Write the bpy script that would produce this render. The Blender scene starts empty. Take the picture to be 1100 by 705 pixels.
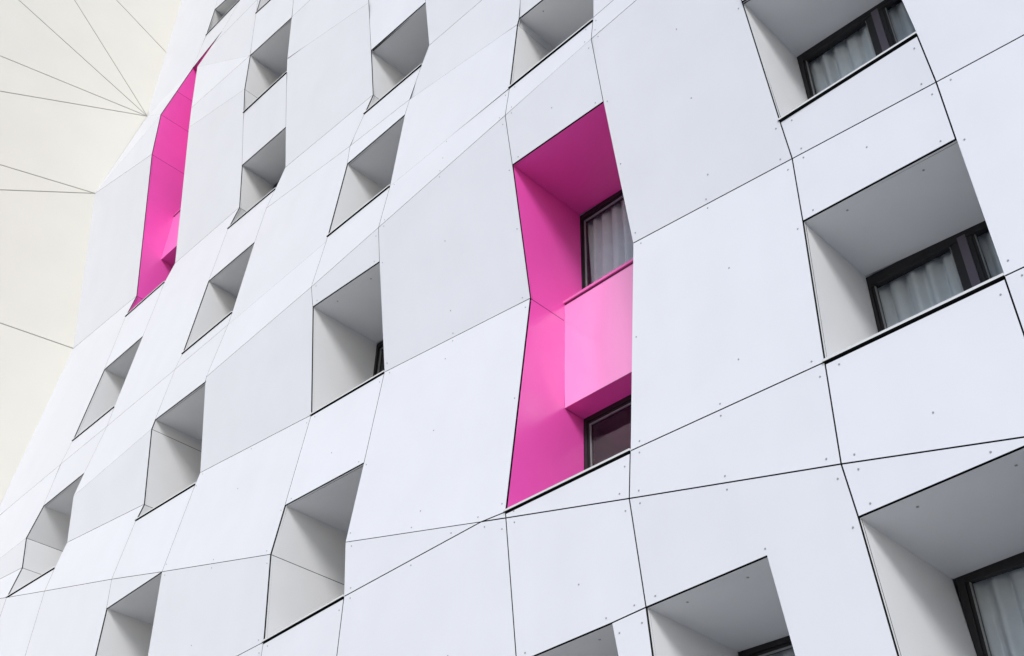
import bpy, bmesh, math, random
import numpy as np
from mathutils import Vector, Matrix
random.seed(5)
sc = bpy.context.scene
COL = sc.collection
# ------------------------------------------------------------------ survey of the place
# facade = plane y 0 (outward is -y), camera 6 m in front of it at eye height
D, EYE = 6.0, 1.6
FPX, HEAD, PITCH, ROLL = 1177.389, 0.81121054, -0.68037977, 0.02806649
PX0, PY0 = 550.0, 352.5
def _R():
    rx = lambda a: np.array([[1,0,0],[0,math.cos(a),-math.sin(a)],[0,math.sin(a),math.cos(a)]])
    ry = lambda a: np.array([[math.cos(a),0,math.sin(a)],[0,1,0],[-math.sin(a),0,math.cos(a)]])
    rz = lambda a: np.array([[math.cos(a),-math.sin(a),0],[math.sin(a),math.cos(a),0],[0,0,1]])
    return rz(ROLL) @ rx(PITCH) @ ry(HEAD)
R = _R()
def ray(x, y):
    return R.T @ np.array([(x-PX0)/FPX, (y-PY0)/FPX, 1.0])
def to_world(x, y, w):
    a = ray(x, y) / w
    return Vector((a[0]*D, (a[2]-1)*D, -a[1]*D + EYE))
def from_world(p):
    a = R @ np.array([p[0]/D, -(p[2]-EYE)/D, p[1]/D + 1])
    return a[0]/a[2]*FPX+PX0, a[1]/a[2]*FPX+PY0, 1/a[2]

U = dict(c0=-3.513, c1=-3.042, c2=-2.798, c3=-2.39, c4=-2.122, c5=-1.681, c6=-1.439, c7=-1.056,
         c8=-.816, c8e=-.852, c9b=-.612, c9=-.497, c10=-.274, c11=.22)
V = {}          # name -> [x, y, w0, weight]
def add(col, **kw):
    for k, v in kw.items():
        if len(v) == 2:
            w0 = ray(*v)[0] / U[col] if col else ray(*v)[2]
            V[k] = [v[0], v[1], w0, (1.0 if -60 < v[0] < 1140 and -12 < v[1] < 720 else .15) if col else .15]
        else:                                   # ('W', height over eye in D, depth in D)
            x, y, w = from_world((U[col]*D, -v[2]*D, v[1]*D+EYE))
            V[k] = [x, y, w, .08]
T, B = 5.2, -EYE/D
add('c0', at=('W',T,.07), a1=(158.6,124.6), a2=(102,208), a3=(78.6,374.6), a4=(-8,560), a5=(-40,631), a6=(-42.5,644), a7=(-47,649.8), ab=('W',B,0))
add('c1', bt=('W',T,0), Ntl=('W',4.12,-.02), b1=(221.4,38), b2=(207,73), b2x=(189.8,98), b3=(172.6,123), b4=(163,166), b5=(146.6,318), b6=(135,340),
    b7=(112,397), b8=(78,473.6), b9=(65,499), b10=(46.6,543.6), b11=(28,578), b12=(23.6,610), b13=(7,642), bb=('W',B,.03))
add('c2', et=('W',T,0), Ntr=('W',4.12,-.04), e0=(258,0), e1=(239,33), e1s=(228.6,48), e2=(212,72), e2a=(205.6,116), e2b=(203,137), e3=(188,283), e4=(177,303),
    e5=(153.6,361), e6=(123,437), e7=(115,458), e8=(90.6,508), e9=(79,533), e10=(72,583), e11=(59,610), e12=(48,635), eb=('W',B,0))
add('c3', gt=('W',T,.02), Mtl=('W',3.8,.05), g0s=(277,-1), g1=(275,14.4), g2=(268.6,59.6), g3=(262.6,96), g4=(261.6,121), g5=(260,177.6), g6=(257,223),
    g7=(245,245.6), g8=(224,302), g9=(196,380), g10=(188,397), g11=(166.6,451), g12=(162.6,461), g13=(154.6,542), g14=(146,559),
    g15=(120,622.3), g16=(114.4,654), Vbl=('W',.8,0), gb=('W',B,0))
add('c4', ht=('W',T,.02), Mtr=('W',3.8,.06), Mbr=(318,-25), h1=(313.4,18.6), h2=(308.6,63), h3=(308,78), h4=(307,136.5), h5=(306.6,180), h6=(296,203), h7=(286,224),
    h8=(273.6,260), h9=(249.6,335.6), h10=(245,349), h11=(221.6,405), h12=(220.6,410), h13=(215,508), h14=(210,520), h15=(174,614.3),
    Vbr=('W',.8,0), h16=(155,757), hb=('W',B,0))
add('c5', it=('W',T,0), i00=(394,-57), i0=(396,3), i1=(398.6,54), i2=(400.6,102), i3=(391.4,122.4), i4=(376,157), i5=(373,176), i6=(352,254), i6b=(350.5,259.5),
    i7=(334.4,308.4), i8=(336,329.6), i9=(334.3,446), i10=(306,543), i11=(290.4,595.6), i12=(283,690), ib=('W',B,0))
add('c6', jt=('W',T,0), j1=(457,2.4), j2=(461,49), j3=(453,70), j4=(440,107), j5=(435,123), j6=(419,200), j7=(406.6,244.5), j8=(407.6,281), j9=(413,400),
    j10=(391,497), j11=(371,582.6), j12=(369.5,641), jb=('W',B,0))
add('c7', kt=('W',T,0), k0=(562,-38), k1=(557.4,20), k1b=(555.6,26.5), k2=(547.4,94.4), k3=(542.6,124), k4=(550.4,177), k5=(569.6,320.5), k6=(543,550),
    k7=(543.4,556.5), Etl=(555,712.6), Ebl=('W',.36,-.05), kb=('W',B,0))
add('c8', lt=('W',T,0), Gtr=(637,-44), l1a=(637.3,19), l1=(637,22), l2=(635,42), l3=(648,109), l4=(680,261.5), l5=(677,484.6), l6=(676,535.6), l7=(694,652.5), Dbl=('W',.36,-.05))
add('c8e', Etr=(657,669.4), Ebr=('W',.36,-.05))
add('c9b', Dtr=(823.4,597.6), Dbr=('W',.36,-.05))
add('c9', mt=('W',T,0), m000=(766,-93), m00=(772,-76), m1=(797,1.6), m2=(837.6,130), m3=(851,170.6), m4=(862.4,237.6), m5=(886,389), m6=(903.6,498.6),
    m7=(922,555.6), Cbl=('W',.36,-.04), mb=('W',B,0))
add('c10', nt=('W',T,0), Atr=(932,-80), n1=(984.6,37), n2=(1005.6,88.4), n3=(1026.6,149.4), n4=(1078.6,297), n5=(1136,464.3), Cbr=('W',.36,0), nb=('W',B,0))
def online(col, p, q):                           # where the image line p-q meets a column
    n = np.cross([p[0],p[1],1.], [q[0],q[1],1.])
    lo, hi = -.3, 2.5
    f = lambda v: np.dot(n, [*from_world((U[col]*D, 0, v*D+EYE))[:2], 1])
    for _ in range(60):
        m = (lo+hi)/2
        if f(lo)*f(m) <= 0: hi = m
        else: lo = m
    return from_world((U[col]*D, 0, lo*D+EYE))[:2]
add('c11', qt=('W',T,0), q1=online('c11',(1005.6,88.4),(1100,37.6)), q2=online('c11',(1078.6,297),(1100,287)), q3=online('c11',(903.6,498.6),(1100,469.5)), qb=('W',B,0))
add(None, x1=(517,560.6))

PANELS = """at bt Ntl b1 b2 a1
a1 b2 b2x
a1 b2x b3
a1 b3 a2
a2 b3 b4
a2 b4 b5 a3
a3 b5 b6 b7 b8 b9 a4
a4 b9 b10 b11 a5
a5 b11 b12 a6
a6 b12 b13 a7
a7 b13 bb ab
bt et Ntr Ntl
b1 e0 e1 b2
b6 e4 e5 b7
b8 e6 e7 b9
b9 e7 e8 b10
b13 e11 e12
b13 e12 eb bb
et gt Mtl g1 g0s e1s e1 e0 Ntr
g0s g1 g2 e2 e1s
g2 e2a e2
g2 g3 e2b e2a
g3 g4 g5 g6 e3 e2b
g6 g7 g8 g9 g10 e7 e6 e5 e4 e3
e7 g10 g11 g12 e9 e8
g12 g13 e10 e9
g13 g14 g15 e12 e11 e10
g15 g16 Vbl gb eb e12
gt ht Mtr Mtl
g1 Mbr h1 g2
g4 h3 h4 g5
g7 h6 h7 h8 g8
g9 h9 h10 g10
g10 h10 h11 h12 g11
g14 h14 h15 g15
g15 h15 g16
Vbl Vbr h16 hb gb
ht it i00 h1 Mbr Mtr
h1 i00 i0 h2
h2 i0 i1 i2 h5 h4 h3
h5 i2 i3 i4 h7 h6
h7 i4 i5 i6 i6b h10 h9 h8
h10 i6b i7 h11
h11 i7 i8 i9 h13 h12
h13 i9 i10 i11 h15 h14
h15 i11 i12 h16 Vbr
h16 i12 ib hb
it jt j1 i1 i0 i00
i3 j3 j4 i4
i4 j4 j5 i5
i6 j6 j7 i7 i6b
i7 j7 j8 i8
i9 j9 j10 i10
i12 j12 jb ib
jt kt k0 j2 j1
j2 k0 k1 k1b j4 j3
j4 k1b k2 j6 j5
j6 k2 k3 j7
j7 k3 k4 k5 j9 j8
j9 k5 k6 x1 j11 j10
j11 x1 j12
x1 k6 k7
j12 x1 k7 Etl Ebl kb jb
kt lt Gtr k1 k0
k2 l1 l2 k3
k3 l2 l3 k4
k6 l5 l6 k7
k7 l6 l7 Etr Etl
Etr l7 Dbl Ebr
Ebl Ebr Dbl Dbr Cbl mb kb
lt mt m000 l1a Gtr
l1a m000 m00 l2 l1
l2 m00 m1 m2 m3 l4 l3
l4 m3 m4 m5 l5
l5 m5 m6 l6
l6 m6 m7 Cbl Dbr Dtr l7
mt nt Atr m1 m00 m000
m2 n1 n2 m3
m3 n2 n3 m4
m5 n4 n5 m6
m6 n5 m7
Cbl Cbr nb mb
nt qt q1 n2 n1 Atr
n2 q1 q2 n4 n3
n4 q2 q3 n5
n5 q3 qb nb Cbr"""
PANELS = [l.split() for l in PANELS.splitlines()]
# name: left chain (top to bottom), right chain, reveal depth, lining
OPEN = dict(
 N=('Ntl b1','Ntr e0',.95,0), P1=('b2 b2x b3 b4 b5 b6','e1 e2 e2b e3 e4',1.0,1), Q=('b7 b8','e5 e6',.97,0), R=('b10 b11 b12 b13','e8 e9 e10 e11',.97,0),
 M=('Mtl g1','Mtr Mbr',.95,0), L=('g2 g3 g4','h1 h2 h3',.95,0), X=('g5 g6 g7','h4 h5 h6',.95,0), U_=('g8 g9','h8 h9',.97,0),
 S=('g11 g12 g13 g14','h12 h13 h14',.97,0), V_=('g16 Vbl','h15 Vbr',.97,0), I=('i1 i2 i3','j1 j2 j3',.95,0), K=('i5 i6','j5 j6',.97,0),
 T_=('i8 i9','j8 j9',.97,0), W_=('i10 i11 i12','j10 j11 j12',.97,0), G=('k1 k1b k2','Gtr l1a l1',.97,0), F=('k4 k5 k6','l3 l4 l5',1.09,1),
 E_=('Etl Ebl','Etr Ebr',1.2,0), D_=('l7 Dbl','Dtr Dbr',1.2,0), A=('m1 m2','Atr n1',.70,0), B_=('m4 m5','n3 n4',.95,0), C_=('m7 Cbl','n5 Cbr',1.17,0))
# make every panel flat: least squares on inverse depth (planes are linear in it)
A0 = set('at a1 a2 a3 a4 a5 a6 a7 ab'.split())
OPENV = set(' '.join(a+' '+b for a, b, c, d in OPEN.values()).split())
names = list(V); idx = {n:i for i,n in enumerate(names)}
rows, rhs = [], []
for n in names:
    r = np.zeros(len(names)); s = V[n][3]*(6 if n in A0 else 1.6 if n in OPENV else 1)/V[n][2]; r[idx[n]] = s; rows.append(r); rhs.append(s*V[n][2])
for P in PANELS:
    M = np.array([[V[n][0]/600-1, V[n][1]/600-.6, 1] for n in P])
    Q = np.eye(len(P)) - M @ np.linalg.pinv(M)
    wm = np.mean([V[n][2] for n in P])
    for q in Q:
        r = np.zeros(len(names)); r[[idx[n] for n in P]] = q*7/wm; rows.append(r); rhs.append(0)
W = np.linalg.lstsq(np.array(rows), np.array(rhs), rcond=None)[0]
PT = {n: to_world(V[n][0], V[n][1], W[idx[n]]) for n in names}
# ------------------------------------------------------------------ materials
def mat(name, color, rough=.5, spec=.5, metal=0, noise=0, nscale=3, bump=0, coat=0):
    m = bpy.data.materials.new(name); m.use_nodes = True
    nt = m.node_tree; b = nt.nodes['Principled BSDF']
    b.inputs['Base Color'].default_value = (*color, 1); b.inputs['Roughness'].default_value = rough
    b.inputs['Specular IOR Level'].default_value = spec; b.inputs['Metallic'].default_value = metal
    b.inputs['Coat Weight'].default_value = coat; b.inputs['Coat Roughness'].default_value = .12
    if noise or bump:
        tc = nt.nodes.new('ShaderNodeTexCoord'); n = nt.nodes.new('ShaderNodeTexNoise')
        n.inputs['Scale'].default_value = nscale; n.inputs['Detail'].default_value = 5
        nt.links.new(tc.outputs['Object'], n.inputs['Vector'])
        if noise:
            r = nt.nodes.new('ShaderNodeMapRange'); r.inputs[1].default_value = .3; r.inputs[2].default_value = .7
            r.inputs[3].default_value = 1-noise; r.inputs[4].default_value = 1+noise
            nt.links.new(n.outputs['Fac'], r.inputs[0])
            mx = nt.nodes.new('ShaderNodeMix'); mx.data_type = 'RGBA'; mx.blend_type = 'MULTIPLY'; mx.inputs[0].default_value = 1
            mx.inputs[6].default_value = (*color, 1)
            cb = nt.nodes.new('ShaderNodeCombineColor')
            for k in range(3): nt.links.new(r.outputs[0], cb.inputs[k])
            nt.links.new(cb.outputs[0], mx.inputs[7]); nt.links.new(mx.outputs[2], b.inputs['Base Color'])
            r2 = nt.nodes.new('ShaderNodeMapRange'); r2.inputs[3].default_value = rough-.06; r2.inputs[4].default_value = rough+.06
            nt.links.new(n.outputs['Fac'], r2.inputs[0]); nt.links.new(r2.outputs[0], b.inputs['Roughness'])
        if bump:
            bp = nt.nodes.new('ShaderNodeBump'); bp.inputs['Strength'].default_value = bump; bp.inputs['Distance'].default_value = .02
            nt.links.new(n.outputs['Fac'], bp.inputs['Height']); nt.links.new(bp.outputs[0], b.inputs['Normal'])
    return m
M_WHITE = mat('white_panel', (.672,.69,.755), .38, .5, noise=.018, nscale=1.3)
nt = M_WHITE.node_tree; b_ = nt.nodes['Principled BSDF']
src = b_.inputs['Base Color'].links[0].from_socket
ge = nt.nodes.new('ShaderNodeNewGeometry'); mp = nt.nodes.new('ShaderNodeMapping'); mp.inputs['Scale'].default_value = (2.2,2.2,.35)
n1 = nt.nodes.new('ShaderNodeTexNoise'); n1.inputs['Scale'].default_value = 1; n1.inputs['Detail'].default_value = 6
nt.links.new(ge.outputs['Position'], mp.inputs[0]); nt.links.new(mp.outputs[0], n1.inputs['Vector'])
r1 = nt.nodes.new('ShaderNodeMapRange'); r1.inputs[1].default_value = .35; r1.inputs[2].default_value = .75; r1.inputs[3].default_value = 1.0; r1.inputs[4].default_value = .98
nt.links.new(n1.outputs['Fac'], r1.inputs[0])
oi = nt.nodes.new('ShaderNodeObjectInfo'); r2 = nt.nodes.new('ShaderNodeMapRange'); r2.inputs[3].default_value = .985; r2.inputs[4].default_value = 1.015
nt.links.new(oi.outputs['Random'], r2.inputs[0])
mu = nt.nodes.new('ShaderNodeMath'); mu.operation = 'MULTIPLY'; nt.links.new(r1.outputs[0], mu.inputs[0]); nt.links.new(r2.outputs[0], mu.inputs[1])
vm = nt.nodes.new('ShaderNodeVectorMath'); vm.operation = 'SCALE'; nt.links.new(src, vm.inputs[0]); nt.links.new(mu.outputs[0], vm.inputs['Scale'])
nt.links.new(vm.outputs[0], b_.inputs['Base Color'])
M_LINING = mat('white_lining', (.73,.74,.76), .5, .35, noise=.02, nscale=2)
M_PINK = mat('magenta_panel', (.82,.10,.48), .36, .5, noise=.02, nscale=2)
M_PGLOSS = mat('magenta_glazed_panel', (.86,.22,.60), .3, .5)
b_ = M_PGLOSS.node_tree.nodes['Principled BSDF']; b_.inputs['Coat Weight'].default_value = 1; b_.inputs['Coat IOR'].default_value = 2.3; b_.inputs['Coat Roughness'].default_value = .2
M_CREAM = mat('cream_render', (.725,.712,.65), .75, .25, noise=.015, nscale=.9)
M_JOINT = mat('cream_joint', (.36,.355,.33), .9)
M_DARK = mat('dark_backing_gap_shade', (.012,.012,.014), .9, .1)
M_CORE = mat('panel_core', (.03,.03,.032), .7, .2)
M_SCREW = mat('screw_steel', (.33,.33,.35), .4, .5, .3)
M_SILL = mat('sill_metal', (.60,.61,.63), .35, .5)
M_PSILL = mat('pink_sill', (.74,.16,.47), .3, .5)
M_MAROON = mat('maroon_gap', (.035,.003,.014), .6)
M_FRAME = mat('dark_frame', (.017,.0165,.019), .45, .3)
M_POST = mat('post_cladding', (.10,.085,.115), .4, .5)
M_BEAD = mat('grey_bead', (.30,.31,.32), .4, .5)
M_ROOM = mat('room_plaster', (.5,.51,.53), .9)
M_GROUND = mat('paving', (.34,.335,.325), .85, noise=.12, nscale=.8, bump=.1)
M_CURT = mat('sheer_curtain', (.84,.89,.94), .9, .1, noise=.05, nscale=6)
nt = M_CURT.node_tree; bs = nt.nodes['Principled BSDF']
tr = nt.nodes.new('ShaderNodeBsdfTranslucent'); tr.inputs[0].default_value = (.6,.63,.66,1)
mx = nt.nodes.new('ShaderNodeMixShader'); mx.inputs[0].default_value = .15
nt.links.new(bs.outputs[0], mx.inputs[1]); nt.links.new(tr.outputs[0], mx.inputs[2]); nt.links.new(mx.outputs[0], nt.nodes['Material Output'].inputs[0])
M_GLASS = bpy.data.materials.new('window_glass'); M_GLASS.use_nodes = True
nt = M_GLASS.node_tree; nt.nodes.clear()
o = nt.nodes.new('ShaderNodeOutputMaterial'); mx = nt.nodes.new('ShaderNodeMixShader'); t = nt.nodes.new('ShaderNodeBsdfTransparent')
g = nt.nodes.new('ShaderNodeBsdfGlossy'); g.inputs['Roughness'].default_value = .015; fr = nt.nodes.new('ShaderNodeFresnel'); fr.inputs[0].default_value = 1.5
t.inputs[0].default_value = (.96,.98,1,1)
nt.links.new(fr.outputs[0], mx.inputs[0]); nt.links.new(t.outputs[0], mx.inputs[1]); nt.links.new(g.outputs[0], mx.inputs[2]); nt.links.new(mx.outputs[0], o.inputs[0])
# ------------------------------------------------------------------ helpers
def empty(name, loc, label, cat):
    e = bpy.data.objects.new(name, None); COL.objects.link(e); e.location = loc; e['label'] = label; e['category'] = cat
    e.empty_display_size = .5
    return e
def obj(name, bm, mats, parent=None, recalc=True):
    if recalc: bmesh.ops.recalc_face_normals(bm, faces=bm.faces)
    me = bpy.data.meshes.new(name); bm.to_mesh(me); bm.free()
    for m in mats: me.materials.append(m)
    ob = bpy.data.objects.new(name, me); COL.objects.link(ob)
    if parent:
        ob.parent = parent
        r = parent
        off = Vector(parent.location)
        while r.parent: r = r.parent; off += r.location
        me.transform(Matrix.Translation(-off))
    return ob
def prism(bm, front, back, mi=0):
    a = [bm.verts.new(p) for p in front]; b = [bm.verts.new(p) for p in back]
    n = len(a); fs = [bm.faces.new(a), bm.faces.new(b[::-1])]
    for i in range(n): fs.append(bm.faces.new((a[i], b[i], b[(i+1)%n], a[(i+1)%n])))
    for f in fs: f.material_index = mi
def box(bm, x0, x1, y0, y1, z0, z1, mi=0):
    prism(bm, [Vector(p) for p in ((x0,y0,z0),(x1,y0,z0),(x1,y0,z1),(x0,y0,z1))], [Vector(p) for p in ((x0,y1,z0),(x1,y1,z0),(x1,y1,z1),(x0,y1,z1))], mi)
def ring(bm, x0, x1, z0, z1, wl, wr, wb, wt, y0, y1, mi=0):
    box(bm, x0, x0+wl, y0, y1, z0, z1, mi); box(bm, x1-wr, x1, y0, y1, z0, z1, mi)
    box(bm, x0+wl, x1-wr, y0, y1, z0, z0+wb, mi); box(bm, x0+wl, x1-wr, y0, y1, z1-wt, z1, mi)
def inset(pts, e):                      # 2-D polygon (counter-clockwise), inset each edge i -> i+1 by e[i]
    n = len(pts); out = []
    for i in range(n):
        p0, p1, p2 = pts[i-1], pts[i], pts[(i+1)%n]
        d1 = (p1-p0).normalized(); d2 = (p2-p1).normalized()
        n1 = Vector((-d1.y, d1.x)); n2 = Vector((-d2.y, d2.x)); a, b = e[i-1], e[i]
        c = d1.x*d2.y - d1.y*d2.x
        if abs(c) < .04: q = p1 + (n1+n2).normalized()*(max(a, b) if a > 0 and b > 0 else min(a, b)) if (n1+n2).length > .1 else p1 + n1*a
        else:
            A = p1 + n1*a; Bq = p1 + n2*b; t = ((Bq-A).x*d2.y - (Bq-A).y*d2.x)/c
            q = A + d1*t
            if (q-p1).length > .35: q = p1 + (q-p1).normalized()*.35
        out.append(q)
    return out
FOLD = {frozenset(x.split()) for x in ('g2 e2','a1 b2','a1 b3','a1 b2x')}
FINE = {frozenset(x.split()) for x in ('k3 l2','g12 e9','a2 b3','i0 h2','k1b j4','k2 j6','g3 e2b','b11 a5','i6b h10')}
EYEP = Vector((0,-D,EYE))
SILL_EDGES = set()
for n, (l, r, dep, pk) in OPEN.items():
    SILL_EDGES.add(frozenset((l.split()[-1], r.split()[-1])))
# ------------------------------------------------------------------ the folded white facade
bld = empty('apartment_building', (-9,0,0), 'tall building with folded white cladding panels, grey window recesses and two magenta slots', 'building')
back = bmesh.new()
maxstep = 0
for P in PANELS:
    pts3 = [PT[n] for n in P]
    M = np.array([[V[n][0], V[n][1], 1] for n in P]); w = np.array([W[idx[n]] for n in P])
    sol = np.linalg.lstsq(M, w, rcond=None)[0]
    flat = [to_world(V[n][0], V[n][1], float(M[i] @ sol)) for i, n in enumerate(P)]
    s = max((flat[i]-pts3[i]).length for i in range(len(P)))
    if s > .03: print('panel step', ' '.join(P), round(s, 3))
    nrm = Vector((0,0,0))
    for i in range(len(flat)): nrm += flat[i].cross(flat[(i+1)%len(flat)])
    nrm.normalize()
    if nrm.y > 0: nrm = -nrm                     # outward
    c = sum(flat, Vector())/len(flat)
    ux = Vector((1,0,0)); ux = (ux - nrm*ux.dot(nrm)).normalized(); uy = ux.cross(nrm)
    if uy.z < 0: uy = -uy
    p2 = [Vector(((p-c).dot(ux), (p-c).dot(uy))) for p in flat]
    area = sum(p2[i].x*p2[(i+1)%len(p2)].y - p2[(i+1)%len(p2)].x*p2[i].y for i in range(len(p2)))
    nm = list(P)
    if area < 0: p2 = p2[::-1]; nm = nm[::-1]
    n = len(p2)
    e = []
    for i in range(n):
        k = frozenset((nm[i], nm[(i+1)%n]))
        sill_below = k in SILL_EDGES and (p2[(i+1)%n]-p2[i]).x < 0      # ccw: top edge runs right to left
        mid = (PT[nm[i]]+PT[nm[(i+1)%n]])/2
        e.append(.026 if sill_below else .0007 if k in FOLD else .0016 if k in FINE else .006 if (mid-EYEP).length < 11 else .0042)
    q2 = inset(p2, e)
    fr = [c + ux*q.x + uy*q.y for q in q2]
    bm = bmesh.new()
    prism(bm, fr, [p - nrm*.010 for p in fr], 2)
    bm.faces.ensure_lookup_table(); bm.faces[0].material_index = 0
    near = (c - Vector((0,-6,1.6))).length < 15
    if near:                                     # fixing screws round the edge and up the middle
        sp = []
        L = inset(p2, [x+.05 for x in e])
        for i in range(n):
            a, b = L[i], L[(i+1)%n]; ln = (b-a).length
            if ln < .25: continue
            k = max(1, round(ln/1.15))
            for j in range(k+1): sp.append(a + (b-a)*((j*(ln-.1)/k + .05)/ln))
        ys = [q.y for q in p2]; xs = [q.x for q in p2]
        if max(xs)-min(xs) > 1.1:
            cx = sum(xs)/n; y = min(ys)+.45
            while y < max(ys)-.3:
                sp.append(Vector((cx + .1*(y-min(ys))*0, y))); y += 1.0
        keep = []
        def inside(q):
            r = False
            for i in range(n):
                a, b = p2[i], p2[i-1]
                if (a.y > q.y) != (b.y > q.y) and q.x < (b.x-a.x)*(q.y-a.y)/(b.y-a.y)+a.x: r = not r
            return r
        for q in sp:
            if inside(q) and all((q-k).length > .12 for k in keep): keep.append(q)
        for q in keep:
            o3 = c + ux*q.x + uy*q.y
            ringp = [o3 + (ux*math.cos(a)+uy*math.sin(a))*.0075 for a in [j*math.pi/4 for j in range(8)]]
            prism(bm, [p + nrm*.004 for p in ringp], [p - nrm*.002 for p in ringp], 1)
    obj('wall_panel', bm, [M_WHITE, M_SCREW, M_CORE], bld)
    f = back.faces.new([back.verts.new(p - nrm*.04) for p in flat])
bo = obj('backing_wall', back, [M_DARK], bld)
# ------------------------------------------------------------------ recesses and windows
CURTAINS = []
def lerp(a, b, t): return a + (b-a)*t
for key, (ls, rs, dep, pink) in OPEN.items():
    Lc = [PT[n].copy() for n in ls.split()]; Rc = [PT[n].copy() for n in rs.split()]
    xl = sum(p.x for p in Lc)/len(Lc); xr = sum(p.x for p in Rc)/len(Rc)
    zt = (Lc[0].z+Rc[0].z)/2; zb = (Lc[-1].z+Rc[-1].z)/2
    lin = M_PINK if pink else M_LINING
    bm = bmesh.new()
    g = .017
    def jamb(chain, xb, side):
        zs = [p.z for p in chain]; zs[0] = chain[0].z
        for i in range(len(chain)-1):
            a, b = chain[i], chain[i+1]
            ga = .004 if i else 0; gb = .004 if i < len(chain)-2 else 0
            if (b-a).length < .12: ga = gb = 0
            t0 = ga/max(.05, a.z-b.z); t1 = 1-gb/max(.05, a.z-b.z)
            fa, fb = a.lerp(b, t0), a.lerp(b, t1)
            za, zb_ = fa.z, fb.z
            q = [Vector((fa.x, fa.y+g, fa.z)), Vector((fb.x, fb.y+g, fb.z)), Vector((fb.x, dep, zb_)), Vector((fa.x, dep, za))]
            bm.faces.new([bm.verts.new(p) for p in q])
        for i in range(len(chain)-1):
            a, b = chain[i], chain[i+1]
            za, zb_ = a.z, b.z
            q = [Vector((a.x, a.y+.05, a.z)), Vector((b.x, b.y+.05, b.z)), Vector((b.x, dep, zb_)), Vector((a.x, dep, za))]
            f = bm.faces.new([bm.verts.new(p + Vector((side*.03,0,0))) for p in q]); f.material_index = 1
    jamb(Lc, xl, -1); jamb(Rc, xr, 1)
    sof = [Lc[0]+Vector((0,g,0)), Rc[0]+Vector((0,g,0)), Vector((Rc[0].x,dep,Rc[0].z)), Vector((Lc[0].x,dep,Lc[0].z))]
    bm.faces.new([bm.verts.new(p) for p in sof])
    f = bm.faces.new([bm.verts.new(p+Vector((0,.03 if p.y < dep-.01 else 0,.03))) for p in sof]); f.material_index = 1
    if not pink and key in 'A B_ C_ D_ E_ G T_'.split():      # two small fixings in the soffit
        for t in (.25, .75):
            for d in (.12,):
                p = sof[0].lerp(sof[1], t).lerp(sof[3].lerp(sof[2], t), d)
                box(bm, p.x-.008, p.x+.008, p.y-.008, p.y+.008, p.z-.004, p.z+.004, 2)
    # room behind
    y0, y1 = dep+.01, dep+1.4
    rq = [(xl-.3, zb-.1), (xr+.3, zb-.1), (xr+.3, zt+.1), (xl-.3, zt+.1)]
    vs0 = [bm.verts.new((x,y0+.10,z)) for x,z in rq]; vs1 = [bm.verts.new((x,y1,z)) for x,z in rq]
    for i in range(4):
        f = bm.faces.new((vs0[i],vs0[(i+1)%4],vs1[(i+1)%4],vs1[i])); f.material_index = 3
    f = bm.faces.new(vs1); f.material_index = 3
    rec = obj('window_recess', bm, [lin, M_DARK, M_SCREW, M_ROOM], bld)
    if pink: rec['label'] = 'tall recess lined with glossy magenta panels'
    # sill flashing
    bm = bmesh.new()
    a, b = Lc[-1], Rc[-1]
    s0, s1 = zb-.004, zb+.026
    za, zb2 = a.z-zb, b.z-zb
    fr = [Vector((a.x-.012, a.y-.018, a.z-.004)), Vector((b.x+.006, b.y-.018, b.z-.004)), Vector((b.x+.006, b.y-.018, b.z+.017)), Vector((a.x-.012, a.y-.018, a.z+.017))]
    bk = [Vector((xl+.001, dep-.002, zb+.010)), Vector((xr-.001, dep-.002, zb+.010)), Vector((xr-.001, dep-.002, zb+.034)), Vector((xl+.001, dep-.002, zb+.034))]
    prism(bm, fr, bk)
    bm.normal_update(); bmesh.ops.recalc_face_normals(bm, faces=bm.faces)
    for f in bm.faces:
        if f.normal.z < -.7: f.material_index = 1  # underside coloured near-black so the gap beneath looks fully shaded
    # near-black sheet standing in for the shade in the gap under the flashing
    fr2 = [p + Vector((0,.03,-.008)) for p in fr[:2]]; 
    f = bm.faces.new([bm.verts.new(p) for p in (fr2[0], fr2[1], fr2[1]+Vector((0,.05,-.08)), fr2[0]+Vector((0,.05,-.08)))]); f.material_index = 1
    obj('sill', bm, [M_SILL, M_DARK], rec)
    # windows
    def window(x0, x1, z0, z1, kind):
        bm = bmesh.new(); y = dep+.035; x0 -= .03; x1 += .03; z1 += .03; z0 -= .02
        ring(bm, x0, x1, z0, z1, .056, .056, .055, .07, y-.03, y+.06)
        if kind == 2: box(bm, x0+.056, x1-.056, y-.027, y+.03, z1-.105, z1-.0701)  # bar thickens the frame top, its dark colour also standing for shade
        panes = []
        if kind == 2:
            m0 = x0 + (x1-x0)*.575; m1 = m0 + .16
            box(bm, m0, m1, y-.02, y+.06, z0+.055, z1-.07)
            box(bm, m0+.05, m1-.04, y-.028, y-.0205, z0+.055, z1-.0705, 2)
            panes = [(x0+.056, m0), (m1, x1-.056)]
        else: panes = [(x0+.056, x1-.056)]
        gl = []
        for a, b in panes:
            s = .022
            ring(bm, a+.001, b-.001, z0+.0555, z1-.0705, s, s, s+.02, s, y-.012, y+.05)
            ring(bm, a+s, b-s, z0+.0755+s, z1-.0705-s, .007, .007, .007, .007, y-.006, y+.02, 1)
            gl.append((a+s+.007, b-s-.007, z0+.0825+s, z1-.0775-s))
        w = obj('window_frame', bm, [M_FRAME, M_BEAD, M_POST], rec)
        for a, b, c, d in gl:
            bm = bmesh.new(); bm.faces.new([bm.verts.new(p) for p in ((a,y+.01,c),(b,y+.01,c),(b,y+.01,d),(a,y+.01,d))])
            p = obj('glass_pane', bm, [M_GLASS], rec, False)
            CURTAINS.append((key, a, b, c, d, y, z1))
    zs = zb+.03
    if key == 'F':
        sp = [(8.07, 9.47)]
    elif key == 'P1': sp = [(17.62, 18.95)]
    else: sp = []
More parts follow.
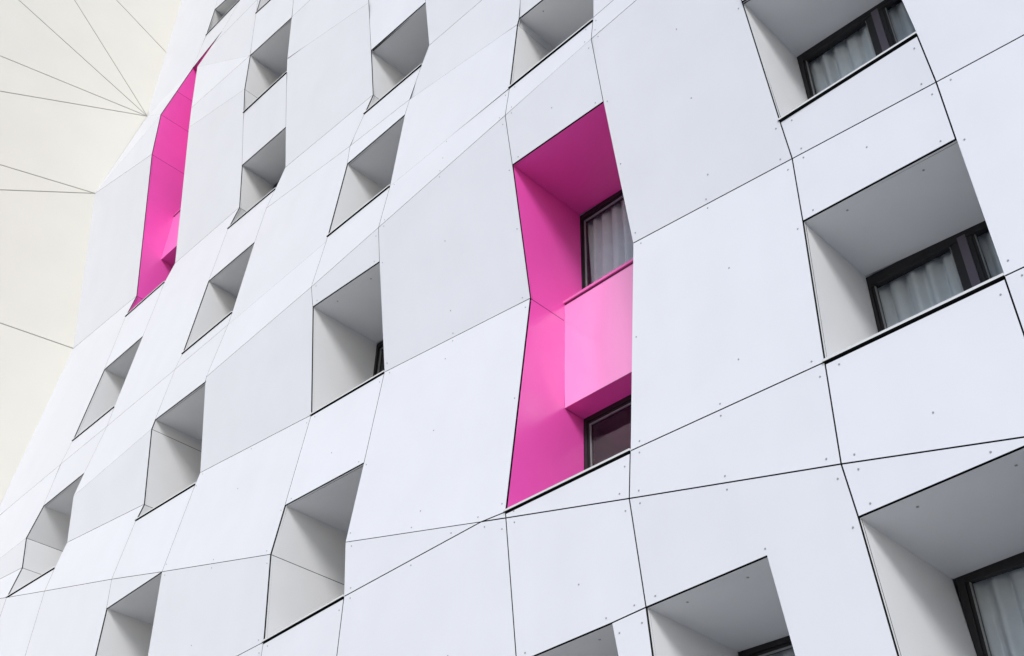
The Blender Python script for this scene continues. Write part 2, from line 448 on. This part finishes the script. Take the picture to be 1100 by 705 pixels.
    if not sp: window(xl+.004, xr-.004, zs, zt-.004, 2 if key in 'A B_ C_'.split() else 1)
    else:
        y = .80 if key == 'F' else .66
        (s0, s1), = sp
        bm = bmesh.new()
        box(bm, xl+.003, xr-.003, y, y+.012, s0, s1-.032)                       # face
        box(bm, xl+.003, xr-.003, y+.013, dep-.003, s0+.002, s0+.012, 1)               # underside
        obj('spandrel_panel', bm, [M_PGLOSS, M_PINK], rec)
        bm = bmesh.new()
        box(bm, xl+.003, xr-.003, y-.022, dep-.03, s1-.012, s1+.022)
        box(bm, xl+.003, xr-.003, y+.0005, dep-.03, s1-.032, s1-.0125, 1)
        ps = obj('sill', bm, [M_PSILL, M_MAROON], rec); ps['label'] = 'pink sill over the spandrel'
        window(xl+.004, xr-.004, s1+.22 if key == 'F' else s1+.1, zt-.004 if key == 'F' else s1+1.5, 1)
        if key == 'F':
            bm = bmesh.new(); box(bm, xl+.003, xr-.003, dep-.02, dep+.02, s1+.0225, s1+.219); obj('spandrel_panel', bm, [M_PINK], rec)
        else:
            bm = bmesh.new(); box(bm, xl+.003, xr-.003, dep-.02, dep+.02, s1+.0225, s1+.099); box(bm, xl+.003, xr-.003, dep-.02, dep+.02, s1+1.501, zt-.003); obj('spandrel_panel', bm, [M_PINK], rec)
        window(xl+.004, xr-.004, zs, s0-.003, 1)
# mass of the building behind its skin
bm = bmesh.new(); box(bm, -30, 1.3, 3.2, 14, 0, T*D+EYE); obj('building_core', bm, [M_LINING], bld)
bm = bmesh.new(); box(bm, -30, 1.3, .6, 14, T*D+EYE+.01, T*D+EYE+.4); obj('roof', bm, [M_LINING], bld)
# ------------------------------------------------------------------ cream wall of the wing on the left
XC = U['c0']*D
crm = empty('cream_building', (XC,-8,0), 'smooth cream wall with thin joints fanning out, left of the white panelled facade', 'building')
def onx(x, y):                         # where a sight line meets the wall of the wing
    a = ray(x, y); t = U['c0']/a[0]; return Vector((XC, (a[2]*t-1)*D, -a[1]*t*D+EYE))
def far(p, q, yy=-6.8):               # continue a joint along the wall
    t = (yy-p.y)/(q.y-p.y); return Vector((XC, yy, p.z + (q.z-p.z)*t))
A = {k: PT[k].copy() for k in 'at a1 a2 a3 a4 a5 a6 a7 ab'.split()}
for p in A.values(): p.x = XC
a173 = A['at'].lerp(A['a1'], (A['at'].z-onx(173,53).z)/(A['at'].z-A['a1'].z))
top = 47.0  # unseen height and length stretched to block sky light from the facade
F_top = Vector((XC,-6.8,top)); F_bot = Vector((XC,-6.8,0)); G_top = Vector((XC,-34,top)); G_bot = Vector((XC,-34,0))
f125 = far(a173, onx(125,0)); f80 = far(A['a1'], onx(80,0)); f20 = far(A['a1'], onx(20,0)); f060 = far(A['a1'], onx(0,60)); f098 = far(A['a1'], onx(0,98))
f177 = far(A['a2'], onx(0,177)); f204 = far(A['a2'], onx(0,204)); f347 = far(A['a3'], onx(0,347))
def _clip(p, f):                        # joints that reach the parapet first
    if f.z <= top: return f
    t = (top-p.z)/(f.z-p.z); return p.lerp(f, t)
def cross(p, f, q, h):                 # crossing of two joints in the wall plane
    d1, d2 = f-p, h-q
    t = ((q.y-p.y)*d2.z - (q.z-p.z)*d2.y)/(d1.y*d2.z - d1.z*d2.y)
    return p + d1*t
X = cross(a173, f125, A['a1'], f80)
CP = [[A['at'], a173, X, f80, F_top], [a173, A['a1'], X], [f80, X, A['a1'], f20], [f20, A['a1'], f060],
      [A['a1'], f098, f060], [A['a1'], A['a2'], f177, f098], [A['a2'], f204, f177], [A['a2'], A['a3'], f347, f204],
      [A['a3'], A['a4'], A['a5'], A['a6'], A['a7'], A['ab'], F_bot, f347],
      [F_top, F_bot, G_bot, G_top]]
corner = list(A.values())+[a173]
bk = bmesh.new()
for poly in CP:
    p2 = [Vector((-p.y, p.z)) for p in poly]
    ar = sum(p2[i].x*p2[(i+1)%len(p2)].y - p2[(i+1)%len(p2)].x*p2[i].y for i in range(len(p2)))
    if ar < 0: p2 = p2[::-1]
    # the corner edge runs a little way behind the white cladding
    ed = []
    for i in range(len(p2)):
        a, b = p2[i], p2[(i+1)%len(p2)]
        ed.append(-.05 if all(min((Vector((-k.y,k.z))-v).length for k in corner) < .002 for v in (a, b)) else .013)
    q = inset(p2, ed)
    bm = bmesh.new()
    prism(bm, [Vector((XC, -v.x, v.y)) for v in q], [Vector((XC-.02, -v.x, v.y)) for v in q])
    obj('wall_panel', bm, [M_CREAM], crm)
box(bk, XC-9, XC-.012, -34, .5, 0, top); obj('wall_core', bk, [M_JOINT], crm)
# ------------------------------------------------------------------ curtains
LBL = {('A',0): 'grey sheer pleated curtain behind the wide pane of the topmost right window',
       ('A',1): 'grey sheer curtain strip behind the narrow pane of the topmost right window',
       ('B_',0): 'pale pleated curtain behind the wide pane of the middle right window',
       ('B_',1): 'pale curtain strip behind the narrow pane of the middle right window',
       ('C_',0): 'dim pleated curtain behind the window in the bottom right corner',
       ('C_',1): 'dim curtain behind the narrow pane of the bottom right corner window',
       ('D_',0): 'curtain in the deep grey recess at the bottom edge, right of centre',
       ('F',0): 'white pleated curtain behind the upper window of the central magenta slot'}
cnt = {}
for key, a, b, c, d, y, z1 in CURTAINS:
    k = cnt.get(key, 0); cnt[key] = k+1
    if (key, k) not in LBL: continue
    bm = bmesh.new(); x0, x1 = a-.03, b+.03; n = int((x1-x0)/.008); m = 14
    rnd = [random.uniform(.75,1.3) for _ in range(40)]; ph = random.uniform(0,6)
    g_ = []
    for i in range(n+1):
        x = x0+(x1-x0)*i/n; col = []
        for j in range(m+1):
            z = c-.10+(d+.35-c)*j/m
            s = (x-x0)/.145*2*math.pi + ph + .5*math.sin(z*2.1+x*3) + .9*math.sin(x*4.7+ph)
            amp = .04*rnd[int((x-x0)/.145) % 40]*(.75+.35*(1-j/m))
            col.append(bm.verts.new((x + .012*math.cos(s), y+.105+amp*math.sin(s)+.006*math.sin(2.3*s+z), z)))
        g_.append(col)
    for i in range(n):
        for j in range(m):
            f = bm.faces.new((g_[i][j], g_[i+1][j], g_[i+1][j+1], g_[i][j+1])); f.smooth = True
    o = obj('curtain', bm, [M_CURT])
    o['label'] = LBL[(key, k)]; o['category'] = 'curtain'; o['group'] = 'curtains behind the window panes'
# ------------------------------------------------------------------ ground
bm = bmesh.new(); bm.faces.new([bm.verts.new(p) for p in ((-300,-300,0),(300,-300,0),(300,300,0),(-300,300,0))])
o = obj('ground', bm, [M_GROUND]); o['kind'] = 'structure'; o['label'] = 'pale paving in front of the building'; o['category'] = 'ground'
# ------------------------------------------------------------------ light
sun_dir = Vector((.70,-.88,.74)).normalized()
el = math.asin(sun_dir.z); az = math.atan2(sun_dir.x, sun_dir.y)
wd = bpy.data.worlds.new('World'); sc.world = wd; wd.use_nodes = True
nt = wd.node_tree; sky = nt.nodes.new('ShaderNodeTexSky'); sky.sky_type = 'NISHITA'; sky.sun_disc = False
sky.sun_elevation = el; sky.sun_rotation = az; sky.air_density = 1; sky.dust_density = 1; sky.ozone_density = .6
bg = nt.nodes['Background']; bg.inputs['Strength'].default_value = .105
nt.links.new(sky.outputs[0], bg.inputs[0])
sl = bpy.data.lights.new('sun', 'SUN'); sl.energy = 1.25; sl.angle = math.radians(17); sl.color = (1,.99,.975)
so = bpy.data.objects.new('sun', sl); COL.objects.link(so); so.rotation_euler = sun_dir.to_track_quat('Z','Y').to_euler()
# ------------------------------------------------------------------ camera
cd = bpy.data.cameras.new('camera'); cam = bpy.data.objects.new('camera', cd); COL.objects.link(cam)
cd.sensor_width = 36; cd.lens = FPX*36/1100; cd.clip_end = 1000
rt = Vector((R[0,0], R[0,2], -R[0,1])); dn = Vector((R[1,0], R[1,2], -R[1,1])); fw = Vector((R[2,0], R[2,2], -R[2,1]))
cam.matrix_world = Matrix.Translation((0,-D,EYE)) @ Matrix((rt, -dn, -fw)).transposed().to_4x4()
sc.camera = cam
vs = sc.view_settings; vs.view_transform = 'Standard'; vs.look = 'None'; vs.gamma = 1; vs.use_curve_mapping = False
vs.exposure = .70
